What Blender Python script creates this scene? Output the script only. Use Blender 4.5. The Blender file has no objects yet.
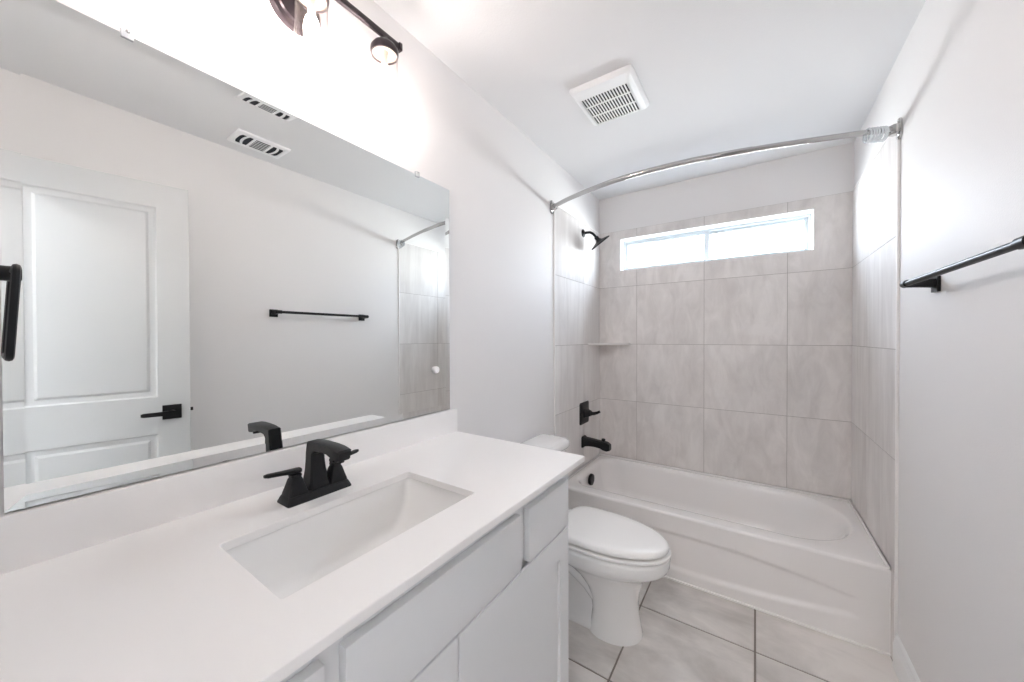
import bpy, bmesh, math, random
from mathutils import Vector, Matrix
random.seed(7)
S = bpy.context.scene
COL = S.collection
PI = math.pi

# ---------------------------------------------------------------- camera
YAW, PITCH, ROLL, FPX = 0.5967, -0.008, -0.0027, 357.82
CX, CZ = 1.0556, 1.3093
R_ = Vector((math.cos(YAW), math.sin(YAW), 0)); F_ = Vector((-math.sin(YAW), math.cos(YAW), 0)); D_ = Vector((0, 0, -1))
F2 = F_*math.cos(PITCH) - D_*math.sin(PITCH); D2 = D_*math.cos(PITCH) + F_*math.sin(PITCH)
RR = R_*math.cos(ROLL) - D2*math.sin(ROLL); DD = R_*math.sin(ROLL) + D2*math.cos(ROLL)
cd = bpy.data.cameras.new('camera'); cam = bpy.data.objects.new('camera', cd); COL.objects.link(cam)
cd.sensor_fit = 'HORIZONTAL'; cd.sensor_width = 36; cd.lens = 36*FPX/1024; cd.clip_start = 0.01
M3 = Matrix((RR, -DD, -F2)).transposed()
cam.matrix_world = Matrix.Translation((CX, 0, CZ)) @ M3.to_4x4()
S.camera = cam

# ---------------------------------------------------------------- world, light, exposure
W = bpy.data.worlds.new('sky'); S.world = W; W.use_nodes = True
bg = W.node_tree.nodes['Background']
bg.inputs[0].default_value = (0.86, 0.93, 1.0, 1); bg.inputs[1].default_value = 16.5
S.view_settings.view_transform = 'Standard'; S.view_settings.look = 'None'
S.view_settings.gamma = 1; S.view_settings.use_curve_mapping = False
S.view_settings.exposure = 1.03
S.cycles.use_denoising = True
S.cycles.max_bounces = 14; S.cycles.diffuse_bounces = 8; S.cycles.glossy_bounces = 6
S.cycles.transparent_max_bounces = 16; S.cycles.sample_clamp_indirect = 30
S.cycles.caustics_reflective = False; S.cycles.caustics_refractive = False
BULB = 90.0      # emission of each vanity bulb
HALL_FILL = 42.0      # emission of the fill lamp added in the hallway behind the camera

RW, BY, CEIL = 1.526, 2.826, 2.435     # right wall, back wall, ceiling
NY = -0.052                            # room face of the near wall
WX0, WX1, WZ0, WZ1 = 0.173, 1.350, 1.837, 2.088   # window opening
_nt = W.node_tree; _tc = _nt.nodes.new('ShaderNodeTexCoord'); _sx = _nt.nodes.new('ShaderNodeSeparateXYZ'); _rp = _nt.nodes.new('ShaderNodeValToRGB'); _mr = _nt.nodes.new('ShaderNodeMapRange')
_mr.inputs['From Min'].default_value = -1; _nt.links.new(_tc.outputs['Generated'], _sx.inputs[0]); _nt.links.new(_sx.outputs['Z'], _mr.inputs['Value'])
_nt.links.new(_mr.outputs[0], _rp.inputs[0]); _nt.links.new(_rp.outputs[0], bg.inputs[0])
_e = _rp.color_ramp.elements; _e[0].position = 0.21; _e[0].color = (0.10, 0.10, 0.10, 1); _e[1].position = 1.0; _e[1].color = (0.66, 0.78, 0.95, 1)
for _p, _c in ((0.34, (0.95, 0.98, 1.0)), (0.50, (1.05, 1.08, 1.12)), (0.62, (0.80, 0.88, 1.0))):
    _x = _e.new(_p); _x.color = (*_c, 1)
pl = bpy.data.lights.new('window_portal', 'AREA'); pl.shape = 'RECTANGLE'; pl.size = WX1-WX0; pl.size_y = WZ1-WZ0
pl.cycles.is_portal = True
po = bpy.data.objects.new('window_portal', pl); COL.objects.link(po)
po.location = ((WX0+WX1)/2, BY+0.125, (WZ0+WZ1)/2); po.rotation_euler = (-PI/2, 0, 0)

# ---------------------------------------------------------------- materials
def mat(name, col, rough=0.5, metal=0.0, coat=0.0, spec=None, bump=None, emit=None):
    m = bpy.data.materials.new(name); m.use_nodes = True
    nt = m.node_tree; b = nt.nodes['Principled BSDF']
    b.inputs['Base Color'].default_value = (*col, 1); b.inputs['Roughness'].default_value = rough
    b.inputs['Metallic'].default_value = metal; b.inputs['Coat Weight'].default_value = coat
    b.inputs['Coat Roughness'].default_value = 0.06
    if spec is not None: b.inputs['Specular IOR Level'].default_value = spec
    if emit: b.inputs['Emission Color'].default_value = (*emit[0], 1); b.inputs['Emission Strength'].default_value = emit[1]
    # every material carries a faint procedural variation
    tc = nt.nodes.new('ShaderNodeTexCoord'); nz = nt.nodes.new('ShaderNodeTexNoise')
    sc, st, dist = bump or (40, 0.02, 0.0005)
    nz.inputs['Scale'].default_value = sc; nz.inputs['Detail'].default_value = 3
    bp = nt.nodes.new('ShaderNodeBump'); bp.inputs['Strength'].default_value = st; bp.inputs['Distance'].default_value = dist
    nt.links.new(tc.outputs['Object'], nz.inputs['Vector']); nt.links.new(nz.outputs['Fac'], bp.inputs['Height'])
    nt.links.new(bp.outputs['Normal'], b.inputs['Normal'])
    return m

def tile_mat(name, dark, light, rough, vscale, island=0.05, spec=0.5):
    m = mat(name, light, rough); nt = m.node_tree; b = nt.nodes['Principled BSDF']; N = nt.nodes.new; L = nt.links.new
    b.inputs['Specular IOR Level'].default_value = spec
    tc = N('ShaderNodeTexCoord'); geo = N('ShaderNodeAttribute'); geo.attribute_name = 'tile_id'
    off = N('ShaderNodeVectorMath'); off.operation = 'MULTIPLY_ADD'
    cmb = N('ShaderNodeCombineXYZ')
    for i in range(3): L(geo.outputs['Fac'], cmb.inputs[i])
    L(cmb.outputs[0], off.inputs[0]); off.inputs[1].default_value = (13, 29, 17); L(tc.outputs['Object'], off.inputs[2])
    mp = N('ShaderNodeMapping'); mp.inputs['Scale'].default_value = vscale; L(off.outputs[0], mp.inputs[0])
    n1 = N('ShaderNodeTexNoise'); n1.inputs['Scale'].default_value = 1; n1.inputs['Detail'].default_value = 8; n1.inputs['Roughness'].default_value = 0.62
    n1.inputs['Distortion'].default_value = 0.6
    L(mp.outputs[0], n1.inputs['Vector'])
    n2 = N('ShaderNodeTexNoise'); n2.inputs['Scale'].default_value = 3.2; n2.inputs['Detail'].default_value = 3
    L(off.outputs[0], n2.inputs['Vector'])
    ad = N('ShaderNodeMath'); ad.operation = 'MULTIPLY_ADD'; L(n2.outputs['Fac'], ad.inputs[0]); ad.inputs[1].default_value = 0.55; L(n1.outputs['Fac'], ad.inputs[2])
    isl = N('ShaderNodeMath'); isl.operation = 'MULTIPLY_ADD'; L(geo.outputs['Fac'], isl.inputs[0]); isl.inputs[1].default_value = island; L(ad.outputs[0], isl.inputs[2])
    rp = N('ShaderNodeValToRGB'); rp.color_ramp.elements[0].position = 0.58; rp.color_ramp.elements[0].color = (*dark, 1)
    rp.color_ramp.elements[1].position = 0.98; rp.color_ramp.elements[1].color = (*light, 1)
    L(isl.outputs[0], rp.inputs[0]); L(rp.outputs[0], b.inputs['Base Color'])
    return m

wall_m = mat('wall_paint', (0.805, 0.79, 0.785), 0.6, bump=(230, 0.32, 0.0015))
ceil_m = mat('ceiling_paint', (0.80, 0.80, 0.805), 0.85, bump=(160, 0.28, 0.0015))
trim_m = mat('trim_paint', (0.85, 0.86, 0.86), 0.35)
door_m = mat('door_paint', (0.60, 0.615, 0.62), 0.38)
cab_m = mat('cabinet_paint', (0.765, 0.775, 0.785), 0.42)
quartz_m = mat('white_quartz', (0.91, 0.895, 0.885), 0.28)
china_m = mat('porcelain', (0.87, 0.865, 0.855), 0.12, coat=0.6)
tub_m = mat('tub_enamel', (0.86, 0.84, 0.83), 0.20, coat=0.6)
seat_m = mat('seat_plastic', (0.92, 0.91, 0.895), 0.25)
black_m = mat('matte_black_metal', (0.006, 0.006, 0.0075), 0.42, metal=0.0, spec=0.35)
bronze_m = mat('dark_bronze_metal', (0.05, 0.04, 0.045), 0.3, metal=0.7)
chrome_m = mat('brushed_nickel', (0.50, 0.49, 0.48), 0.07, metal=1.0)
plastic_m = mat('white_plastic', (0.92, 0.925, 0.93), 0.4)
vinyl_m = mat('white_vinyl', (0.56, 0.59, 0.61), 0.35)
slot_shade_m = mat('painted_slot_shade', (0.02, 0.022, 0.03), 0.8)  # painted shade behind the fan slots and vent louvers
grout_m = mat('floor_grout', (0.24, 0.21, 0.185), 0.9)
wgrout_m = mat('wall_grout', (0.42, 0.39, 0.37), 0.9)
caulk_m = mat('white_caulk', (0.90, 0.885, 0.87), 0.5)
socket_m = mat('socket_and_lit_dish_beige', (0.55, 0.47, 0.40), 0.5)
btile_m = tile_mat('wall_tile', (0.665, 0.632, 0.614), (0.83, 0.80, 0.782), 0.36, (13, 13, 5))
stile_m = tile_mat('wall_tile_streaked', (0.66, 0.63, 0.615), (0.80, 0.775, 0.76), 0.6, (9, 14, 1.6), spec=0.14)
ftile_m = tile_mat('floor_tile', (0.48, 0.45, 0.425), (0.80, 0.765, 0.735), 0.42, (2.2, 5.5, 2))
bulb_m = mat('lit_bulb', (1, 1, 1), 0.4, emit=((1.0, 0.93, 0.87), BULB))
hallfill_m = mat('fill_lamp_glow', (1, 1, 1), 0.4, emit=((1.0, 0.97, 0.93), HALL_FILL))  # glow of the added hallway fill lamp
mirror_m = mat('mirror_silver', (0.90, 0.92, 0.91), 0.0, metal=1.0, bump=(1, 0, 0))
edge_m = mat('mirror_edge', (0.12, 0.13, 0.13), 0.3)

def glass_mat(name, tint, ior, rough=0.02, haze=0.0):
    m = bpy.data.materials.new(name); m.use_nodes = True; nt = m.node_tree; N = nt.nodes.new; L = nt.links.new
    for n in list(nt.nodes): nt.nodes.remove(n)
    out = N('ShaderNodeOutputMaterial'); tr = N('ShaderNodeBsdfTransparent'); gl = N('ShaderNodeBsdfGlossy')
    lw = N('ShaderNodeLayerWeight'); lw.inputs['Blend'].default_value = 0.5; mx = N('ShaderNodeMixShader')
    pw = N('ShaderNodeMath'); pw.operation = 'POWER'; pw.inputs[1].default_value = 4.0
    fr = N('ShaderNodeMath'); fr.operation = 'MULTIPLY_ADD'; fr.inputs[1].default_value = 0.5; fr.inputs[2].default_value = 0.035
    L(lw.outputs['Facing'], pw.inputs[0]); L(pw.outputs[0], fr.inputs[0])
    tr.inputs[0].default_value = (*tint, 1); gl.inputs['Roughness'].default_value = rough
    last = tr
    if haze:
        df = N('ShaderNodeBsdfDiffuse'); df.inputs[0].default_value = (0.9, 0.93, 0.95, 1)
        m2 = N('ShaderNodeMixShader'); m2.inputs[0].default_value = haze
        L(tr.outputs[0], m2.inputs[1]); L(df.outputs[0], m2.inputs[2]); last = m2
    L(fr.outputs[0], mx.inputs[0]); L(last.outputs[0], mx.inputs[1]); L(gl.outputs[0], mx.inputs[2]); L(mx.outputs[0], out.inputs[0])
    return m
shade_m = glass_mat('clear_glass', (0.93, 0.91, 0.91), 1.45)
pane_m = glass_mat('window_glass', (0.97, 0.985, 0.985), 1.4)
clear_m = glass_mat('clear_plastic', (0.93, 0.95, 0.96), 1.45, 0.08, haze=0.5)

# ---------------------------------------------------------------- mesh helpers
def empty(name, loc, rz=0.0, label=None, cat=None, group=None):
    o = bpy.data.objects.new(name, None); COL.objects.link(o); o.location = loc; o.rotation_euler = (0, 0, rz); o.empty_display_size = 0.05
    tag(o, label, cat, group); return o
def tag(o, label=None, cat=None, group=None):
    if label: o['label'] = label
    if cat: o['category'] = cat
    if group: o['group'] = group
    return o

class MB:
    def __init__(s): s.bm = bmesh.new()
    def v(s, p): return s.bm.verts.new(p)
    def face(s, vs, mi=0):
        try: f = s.bm.faces.new(vs)
        except ValueError: return None
        f.material_index = mi; return f
    def box(s, x0, x1, y0, y1, z0, z1, bev=0.0, mi=0, seg=2, xf=None):
        r = bmesh.ops.create_cube(s.bm, size=1.0); vs = r['verts']
        for v in vs: v.co = Vector(((x0+x1)/2 + v.co.x*(x1-x0), (y0+y1)/2 + v.co.y*(y1-y0), (z0+z1)/2 + v.co.z*(z1-z0)))
        fs = set(f for v in vs for f in v.link_faces)
        for f in fs: f.material_index = mi
        if bev:
            es = list(set(e for v in vs for e in v.link_edges))
            r = bmesh.ops.bevel(s.bm, geom=es+list(vs), offset=bev, segments=seg, affect='EDGES', profile=0.5)
            for f in r['faces']: f.material_index = mi
            vs = list(set(v for f in r['faces'] for v in f.verts) | set(v for v in vs if v.is_valid))
        if xf:
            for v in vs: v.co = xf @ v.co
        return s
    def loft(s, rings, cap0=True, cap1=True, mi=0, closed=True):
        vr = [[s.v(p) for p in r] for r in rings]; n = len(vr[0])
        for a, b in zip(vr, vr[1:]):
            for i in range(n if closed else n-1):
                j = (i+1) % n; s.face((a[i], a[j], b[j], b[i]), mi)
        if cap0: s.face(list(reversed(vr[0])), mi)
        if cap1: s.face(vr[-1], mi)
        return vr
    def tube(s, pts, rad, n=16, mi=0, cap=True):
        pts = [Vector(p) for p in pts]; rads = rad if isinstance(rad, (list, tuple)) else [rad]*len(pts)
        t0 = (pts[1]-pts[0]).normalized(); up = Vector((0, 0, 1)) if abs(t0.z) < 0.9 else Vector((1, 0, 0))
        u = t0.cross(up).normalized(); rings = []
        for k, p in enumerate(pts):
            t = (pts[min(k+1, len(pts)-1)] - pts[max(k-1, 0)]).normalized()
            u = (u - t*u.dot(t)).normalized(); w = t.cross(u)
            rings.append([p + (u*math.cos(a) + w*math.sin(a))*rads[k] for a in (2*PI*i/n for i in range(n))])
        s.loft(rings, cap, cap, mi); return s
    def lathe(s, prof, c, axis='z', n=32, mi=0, cap0=True, cap1=True):   # prof: (radius, height along axis)
        c = Vector(c); rings = []
        for r, h in prof:
            ring = []
            for i in range(n):
                a = 2*PI*i/n; p, q = r*math.cos(a), r*math.sin(a)
                ring.append(c + (Vector((p, q, h)) if axis == 'z' else Vector((h, p, q)) if axis == 'x' else Vector((q, h, p))))
            rings.append(ring)
        s.loft(rings, cap0, cap1, mi); return s
    def make(s, name, m, parent=None, smooth=True, local=True, angle=35):
        bm = s.bm
        bmesh.ops.recalc_face_normals(bm, faces=bm.faces)
        me = bpy.data.meshes.new(name)
        org = Vector((0, 0, 0))
        if parent is not None and local:
            org = None
        bm.to_mesh(me); bm.free()
        for mm in (m if isinstance(m, (list, tuple)) else [m]): me.materials.append(mm)
        if smooth:
            for p in me.polygons: p.use_smooth = True
            me.set_sharp_from_angle(angle=math.radians(angle))
        o = bpy.data.objects.new(name, me); COL.objects.link(o)
        if parent is not None:
            o.parent = parent
            # geometry was given in world coordinates: bring it into the parent's frame
            pm = wm(parent); me.transform(pm.inverted())
        return o
def wm(o):
    m = Matrix.LocRotScale(o.location, o.rotation_euler, o.scale)
    return wm(o.parent) @ m if o.parent else m
def struct(o, kind='structure'): o['kind'] = kind; return o
def center_origin(o):      # puts a single-mesh thing's origin at its base
    me = o.data; xs = [v.co for v in me.vertices]
    c = Vector(((min(v.x for v in xs)+max(v.x for v in xs))/2, (min(v.y for v in xs)+max(v.y for v in xs))/2, min(v.z for v in xs)))
    me.transform(Matrix.Translation(-c)); o.location = c; return o

def rrect(x0, x1, y0, y1, rad, z, n=6, plane='xy'):
    # rounded rectangle ring; rad: one radius or four (x1y1, x0y1, x0y0, x1y0)
    r = rad if isinstance(rad, (list, tuple)) else [rad]*4
    out = []
    for k, (cx, cy, a0) in enumerate(((x1-r[0], y1-r[0], 0), (x0+r[1], y1-r[1], 90), (x0+r[2], y0+r[2], 180), (x1-r[3], y0+r[3], 270))):
        for i in range(n+1):
            a = math.radians(a0 + 90*i/n); p, q = cx + r[k]*math.cos(a), cy + r[k]*math.sin(a)
            out.append(Vector((p, q, z)) if plane == 'xy' else Vector((z, p, q)) if plane == 'yz' else Vector((p, z, q)))
    return out

# ================================================================= SETTING
T = 0.12
# floor: tile mesh with grout bed (grid step .463, joints at x=.595, y=1.331 / 1.793)
b = MB(); b.box(-0.4, 2.1, -1.7, BY+0.12, -0.08, -0.0035, mi=1)
st = 0.4635; gw = 0.0038
ix = [0.595+st*k for k in range(-3, 4)]; iy = [1.331+0.4615*k for k in range(-7, 4)]
for xa, xb in zip(ix, ix[1:]):
    for ya, yb in zip(iy, iy[1:]):
        xa2, xb2, ya2, yb2 = max(xa, -0.4), min(xb, 2.1), max(ya, -1.7), min(yb, BY+0.1)
        b.box(xa2+gw, xb2-gw, ya2+gw, yb2-gw, -0.009, 0.0, bev=0.0012, seg=1)
flo = struct(b.make('floor', [ftile_m, grout_m], smooth=False))
_at = flo.data.attributes.new('tile_id', 'FLOAT', 'FACE'); _tab = {}
for _p in flo.data.polygons: _at.data[_p.index].value = _tab.setdefault((sum(_p.center.x > v for v in ix), sum(_p.center.y > v for v in iy)), random.random())
b = MB(); b.box(-T, 2.1, -1.7, BY+T, CEIL, CEIL+0.1)
struct(b.make('ceiling', ceil_m, smooth=False))
b = MB(); b.box(-T, 0, NY-T, BY, 0, CEIL)
wl = struct(b.make('wall_left', wall_m, smooth=False))
b = MB(); b.box(RW, RW+T, NY-T, BY, 0, CEIL)
wr = struct(b.make('wall_right', wall_m, smooth=False))
# back wall with the window opening
b = MB()
b.box(-T, RW+T, BY, BY+0.13, 0, WZ0); b.box(-T, RW+T, BY, BY+0.13, WZ1, CEIL)
b.box(-T, WX0, BY, BY+0.13, WZ0, WZ1); b.box(WX1, RW+T, BY, BY+0.13, WZ0, WZ1)
wb = struct(b.make('wall_back', wall_m, smooth=False))
# near wall with the doorway behind the camera
DX0, DX1, DH = 0.795, 1.4105, 2.062
b = MB(); b.box(0, DX0, NY-T, NY, 0, CEIL); b.box(DX1, RW, NY-T, NY, 0, CEIL); b.box(DX0, DX1, NY-T, NY, DH, CEIL)
struct(b.make('wall_front', wall_m, smooth=False))
b = MB()
b.box(DX0-0.06, DX0, NY, NY+0.014, 0, DH+0.06, bev=0.004); b.box(DX1, DX1+0.06, NY, NY+0.014, 0, DH+0.06, bev=0.004)
b.box(DX0, DX1, NY, NY+0.014, DH, DH+0.06, bev=0.004)
b.box(DX0-0.001, DX0+0.012, NY-T, NY, 0, DH); b.box(DX1-0.012+0.014, DX1+0.003, NY-T, NY, 0, DH); b.box(DX0, DX1, NY-T, NY, DH-0.012, DH+0.001)
struct(b.make('trim_1', trim_m))
# hallway outside the doorway
for nm, bx in (('wall_hall_left', (-0.42, -0.3, -1.7, NY-T)), ('wall_hall_right', (2.0, 2.1, -1.7, NY-T)), ('wall_hall_far', (-0.3, 2.0, -1.7, -1.6)),
               ('wall_hall_near_left', (-0.3, -T, NY-T, NY)), ('wall_hall_near_right', (RW+T, 2.0, NY-T, NY))):
    b = MB(); b.box(*bx, 0, CEIL); struct(b.make(nm, wall_m, smooth=False))
hl = empty('hall_fill_lamp', (1.0, -0.85, CEIL-0.07), label='added fill light, an unseen round lamp in the hallway outside the bathroom door', cat='lamp')  # unseen lamp added to light the room from the camera side
b = MB(); b.lathe([(0.17, 0.07), (0.17, 0.045), (0.155, 0.04)], (1.0, -0.85, CEIL-0.07)); b.make('fill_lamp_base', chrome_m, hl)
b = MB(); b.lathe([(0.02, 0.0), (0.09, 0.006), (0.14, 0.025), (0.15, 0.045)], (1.0, -0.85, CEIL-0.07)); b.make('fill_glow', hallfill_m, hl)

# ---- tiled panels (children of their walls): rows and columns as measured
ZR = [0.366, 0.8168, 1.2605, 1.7111, 2.1525]
TT = 0.007; G = 0.0014
def tile_ids(o, ca, cb, ia, ib):
    at = o.data.attributes.new('tile_id', 'FLOAT', 'FACE'); rnd = random.Random(ia*7+ib+len(ca)); tab = {}
    for p in o.data.polygons:
        k = (sum(p.center[ia] > v for v in ca), sum(p.center[ib] > v for v in cb))
        at.data[p.index].value = tab.setdefault(k, rnd.random())
def panel(name, wall, cells, mapf, bed, mt):
    b = MB()
    for (a0, a1, z0, z1) in cells:
        p, q = mapf(a0+G, 0), mapf(a1-G, TT)
        b.box(min(p[0], q[0]), max(p[0], q[0]), min(p[1], q[1]), max(p[1], q[1]), z0+G, z1-G, bev=0.0003, seg=1)
    for (a0, a1, z0, z1) in bed:
        p, q = mapf(a0, 0), mapf(a1, TT-0.0015)
        b.box(min(p[0], q[0]), max(p[0], q[0]), min(p[1], q[1]), max(p[1], q[1]), z0, z1, mi=1)
    o = struct(b.make(name, [mt, wgrout_m], wall, smooth=False)); return o
def clip_cells(cols, rows, hole):
    out = []
    for a0, a1 in zip(cols, cols[1:]):
        for z0, z1 in zip(rows, rows[1:]):
            if hole and a0 < hole[1] and a1 > hole[0] and z0 < hole[3] and z1 > hole[2]:
                if a0 < hole[0]: out.append((a0, hole[0]+G, z0, z1))
                if a1 > hole[1]: out.append((hole[1]-G, a1, z0, z1))
                c0 = hole[0]-G if a0 < hole[0] else a0; c1 = hole[1]+G if a1 > hole[1] else a1
                if z0 < hole[2]: out.append((c0, c1, z0, hole[2]+G))
                if z1 > hole[3]: out.append((c0, c1, hole[3]-G, z1))
            else: out.append((a0, a1, z0, z1))
    return out
BP = []
cells = clip_cells([0.0, 0.3017, 0.7606, 1.2221, RW], ZR, (WX0, WX1, WZ0, WZ1))
bed = [(0, RW, ZR[0], WZ0), (0, RW, WZ1, ZR[-1]), (0, WX0, WZ0, WZ1), (WX1, RW, WZ0, WZ1)]
panel('tile_panel', wb, cells, lambda a, d: (a, BY-d), bed, btile_m)
tile_ids(bpy.data.objects['tile_panel'], [0.3017, 0.7606, 1.2221], ZR[1:-1], 0, 2)
SY0 = 2.03
zs = [0.0] + ZR
pL = panel('tile_panel', wl, clip_cells([SY0, 2.482, BY-TT], ZR, None) + [(SY0, 2.08, 0.0, ZR[0])], lambda a, d: (d, a), [(SY0, BY, ZR[0], ZR[-1]), (SY0, 2.078, 0, ZR[0])], stile_m)
pR = panel('tile_panel', wr, clip_cells([SY0, 2.482, BY-TT], ZR, None) + [(SY0, 2.08, 0.0, ZR[0])], lambda a, d: (RW-d, a), [(SY0, BY, ZR[0], ZR[-1]), (SY0, 2.078, 0, ZR[0])], stile_m)
for _o in (pL, pR): tile_ids(_o, [2.482], ZR[1:-1], 1, 2)
# white edge strips that finish the tile
b = MB(); b.box(0, TT+0.002, SY0-0.008, SY0, 0, ZR[-1], bev=0.001); b.box(0, TT+0.002, SY0-0.008, BY, ZR[-1], ZR[-1]+0.005)
struct(b.make('trim_2', caulk_m))
b = MB(); b.box(RW-TT-0.002, RW, SY0-0.008, SY0, 0, ZR[-1], bev=0.001); b.box(RW-TT-0.002, RW, SY0-0.008, BY, ZR[-1], ZR[-1]+0.005)
struct(b.make('trim_3', caulk_m))
# window: returns, frame, sashes, panes
FY = BY+0.085      # room face of the vinyl frame
b = MB(); e = 0.004
b.box(WX0, WX0+e, BY-TT, FY, WZ0, WZ1); b.box(WX1-e, WX1, BY-TT, FY, WZ0, WZ1)
b.box(WX0, WX1, BY-TT, FY, WZ0, WZ0+e); b.box(WX0, WX1, BY-TT, FY, WZ1-e, WZ1)
struct(b.make('trim_4', trim_m, smooth=False))
win = struct(bpy.data.objects.new('window_1', None)); COL.objects.link(win); win.location = ((WX0+WX1)/2, FY, WZ0)
def frame_mb(b, x0, x1, z0, z1, y0, y1, w, bev=0.002, wl_=None, wr_=None):
    a_, c_ = wl_ or w, wr_ or w
    b.box(x0, x0+a_, y0, y1, z0, z1, bev=bev); b.box(x1-c_, x1, y0, y1, z0, z1, bev=bev)
    b.box(x0+a_, x1-c_, y0, y1, z0, z0+w, bev=bev); b.box(x0+a_, x1-c_, y0, y1, z1-w, z1, bev=bev)
xm = 0.768
b = MB(); frame_mb(b, WX0, WX1, WZ0, WZ1, FY, FY+0.045, 0.017); struct(b.make('window_frame', vinyl_m, win))
b = MB(); frame_mb(b, WX0+0.017, xm+0.018, WZ0+0.017, WZ1-0.017, FY+0.006, FY+0.022, 0.020, wr_=0.036); struct(b.make('window_sash', vinyl_m, win))
b = MB(); frame_mb(b, xm-0.012, WX1-0.017, WZ0+0.017, WZ1-0.017, FY+0.024, FY+0.040, 0.020, wl_=0.030); struct(b.make('window_sash', vinyl_m, win))
b = MB(); b.box(WX0+0.035, xm, FY+0.012, FY+0.015, WZ0+0.035, WZ1-0.035); struct(b.make('window_pane', pane_m, win, smooth=False))
b = MB(); b.box(xm, WX1-0.035, FY+0.030, FY+0.033, WZ0+0.035, WZ1-0.035); struct(b.make('window_pane', pane_m, win, smooth=False))
# baseboards
def base_profile(y0, y1, x, sgn):
    prof = [(0, 0), (0.014, 0), (0.014, 0.095), (0.0115, 0.100), (0.0115, 0.108), (0.008, 0.114), (0.008, 0.122), (0.003, 0.132), (0, 0.134)]
    b = MB(); r0 = [Vector((x+sgn*p, y0, z)) for p, z in prof]; r1 = [Vector((x+sgn*p, y1, z)) for p, z in prof]
    b.loft([r0, r1]); return b
struct(base_profile(NY, SY0-0.009, RW, -1).make('baseboard_right', trim_m, angle=20))
struct(base_profile(1.093, SY0-0.009, 0, 1).make('baseboard_left', trim_m, angle=20))

# bathroom door, open into the room near the right wall
HX, HY = 1.4075, -0.050
ang = math.atan2(0.98015, -0.19825) - PI/2     # door runs along local +y
dr = empty('door_1', (HX, HY, 0.012), ang); struct(dr)
DW, DT, DZ = 0.634, 0.035, 2.034
def dxf(p): return wm(dr) @ Vector(p)
def door_box(b, *a, **k): b.box(*a, xf=wm(dr), **k)
b = MB()
PA = (0.135, 0.520); UP = (1.022, 1.922); LP = (0.22, 0.846)      # panel field ranges along y and z
# stiles and rails, panels as sunk loft
door_box(b, 0.008, DT, 0, DW, 0, DZ)
for y0, y1, z0, z1 in ((0, PA[0], 0, DZ), (PA[1], DW, 0, DZ), (PA[0], PA[1], 0, LP[0]), (PA[0], PA[1], LP[1], UP[0]), (PA[0], PA[1], UP[1], DZ)):
    door_box(b, 0, 0.008, y0, y1, z0, z1)
for z0, z1 in (LP, UP):
    y0, y1 = PA
    rings = []
    for ins, x in ((0, 0.0), (0.006, 0.0055), (0.014, 0.0075), (0.026, 0.0075), (0.036, 0.002), (0.05, 0.001)):
        rings.append([wm(dr) @ Vector((x, p, q)) for p, q in ((y0+ins, z0+ins), (y1-ins, z0+ins), (y1-ins, z1-ins), (y0+ins, z1-ins))])
    b.loft(rings, cap0=False)
struct(b.make('door_slab', door_m, dr, angle=15))
hd = None
b = MB()
ly, lz = 0.568, 0.946
b.box(-0.008, 0, ly-0.034, ly+0.034, lz-0.034, lz+0.034, bev=0.0015, xf=wm(dr))
b.tube([dxf((-0.006, ly, lz)), dxf((-0.045, ly, lz))], 0.011)
rr = []
for y, w, x in ((ly+0.012, 0.011, -0.048), (ly, 0.012, -0.049), (ly-0.04, 0.010, -0.050), (ly-0.095, 0.009, -0.048), (ly-0.105, 0.006, -0.046)):
    rr.append([dxf((x-0.005, y, lz-w)), dxf((x+0.005, y, lz-w)), dxf((x+0.005, y, lz+w)), dxf((x-0.005, y, lz+w))])
b.loft(rr)
hd = struct(b.make('door_handle', black_m, dr)); hd['label'] = 'black lever handle on a square plate'
b = MB(); b.box(0.011, 0.024, DW-0.001, DW+0.011, lz-0.006, lz+0.010, bev=0.002, xf=wm(dr)); struct(b.make('latch', black_m, dr))

# ================================================================= VANITY
CYE, CXF, CT = 1.115, 0.589, 0.918      # counter end, front, top
FX, DXF = 0.540, 0.559                  # face frame and door faces
CE = 1.092
van = empty('vanity_cabinet', (0.28, 0.53, 0), label='pale grey painted vanity cabinet under the white counter, beside the toilet', cat='cabinet')
b = MB()
yL = NY+0.002
b.box(0.002, FX-0.019, yL, yL+0.016, 0.095, CT-0.018); b.box(0.002, FX-0.019, CE-0.016, CE, 0.095, CT-0.018)
b.box(0.002, 0.008, yL, CE, 0.095, CT-0.018); b.box(0.002, FX-0.019, yL, CE, 0.095, 0.111)
b.box(FX-0.085, FX-0.07, yL, CE-0.003, 0, 0.095); b.box(0.05, FX-0.085, CE-0.019, CE-0.003, 0, 0.095); b.box(0.05, FX-0.085, yL, yL+0.016, 0, 0.095)
van_body = b.make('body', cab_m, van, smooth=False)
b = MB()
x0, x1 = FX-0.019, FX
def fr(y0, y1, z0, z1): b.box(x0, x1, y0, y1, z0, z1, bev=0.0006, seg=1)
for y0, y1 in ((NY+0.002, 0.0), (0.255, 0.302), (0.766, 0.832), (1.045, CE)): fr(y0, y1, 0.095, CT-0.018)
for y0, y1 in ((0.0, 0.255), (0.302, 0.766), (0.832, 1.045)): fr(y0, y1, 0.84, CT-0.018); fr(y0, y1, 0.715, 0.735); fr(y0, y1, 0.095, 0.13)
b.make('face_frame', cab_m, van, smooth=False)
def slab(y0, y1, z0, z1, name):
    b = MB(); b.box(FX, DXF, y0, y1, z0, z1, bev=0.0015, seg=2); return b.make(name, cab_m, van)
slab(-0.005, 0.263, 0.713, 0.853, 'drawer'); slab(0.294, 0.773, 0.7095, 0.853, 'false_front'); slab(0.812, 1.053, 0.7095, 0.853, 'drawer')
slab(-0.005, 0.263, 0.42, 0.705, 'drawer'); slab(-0.005, 0.263, 0.12, 0.412, 'drawer')
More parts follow.
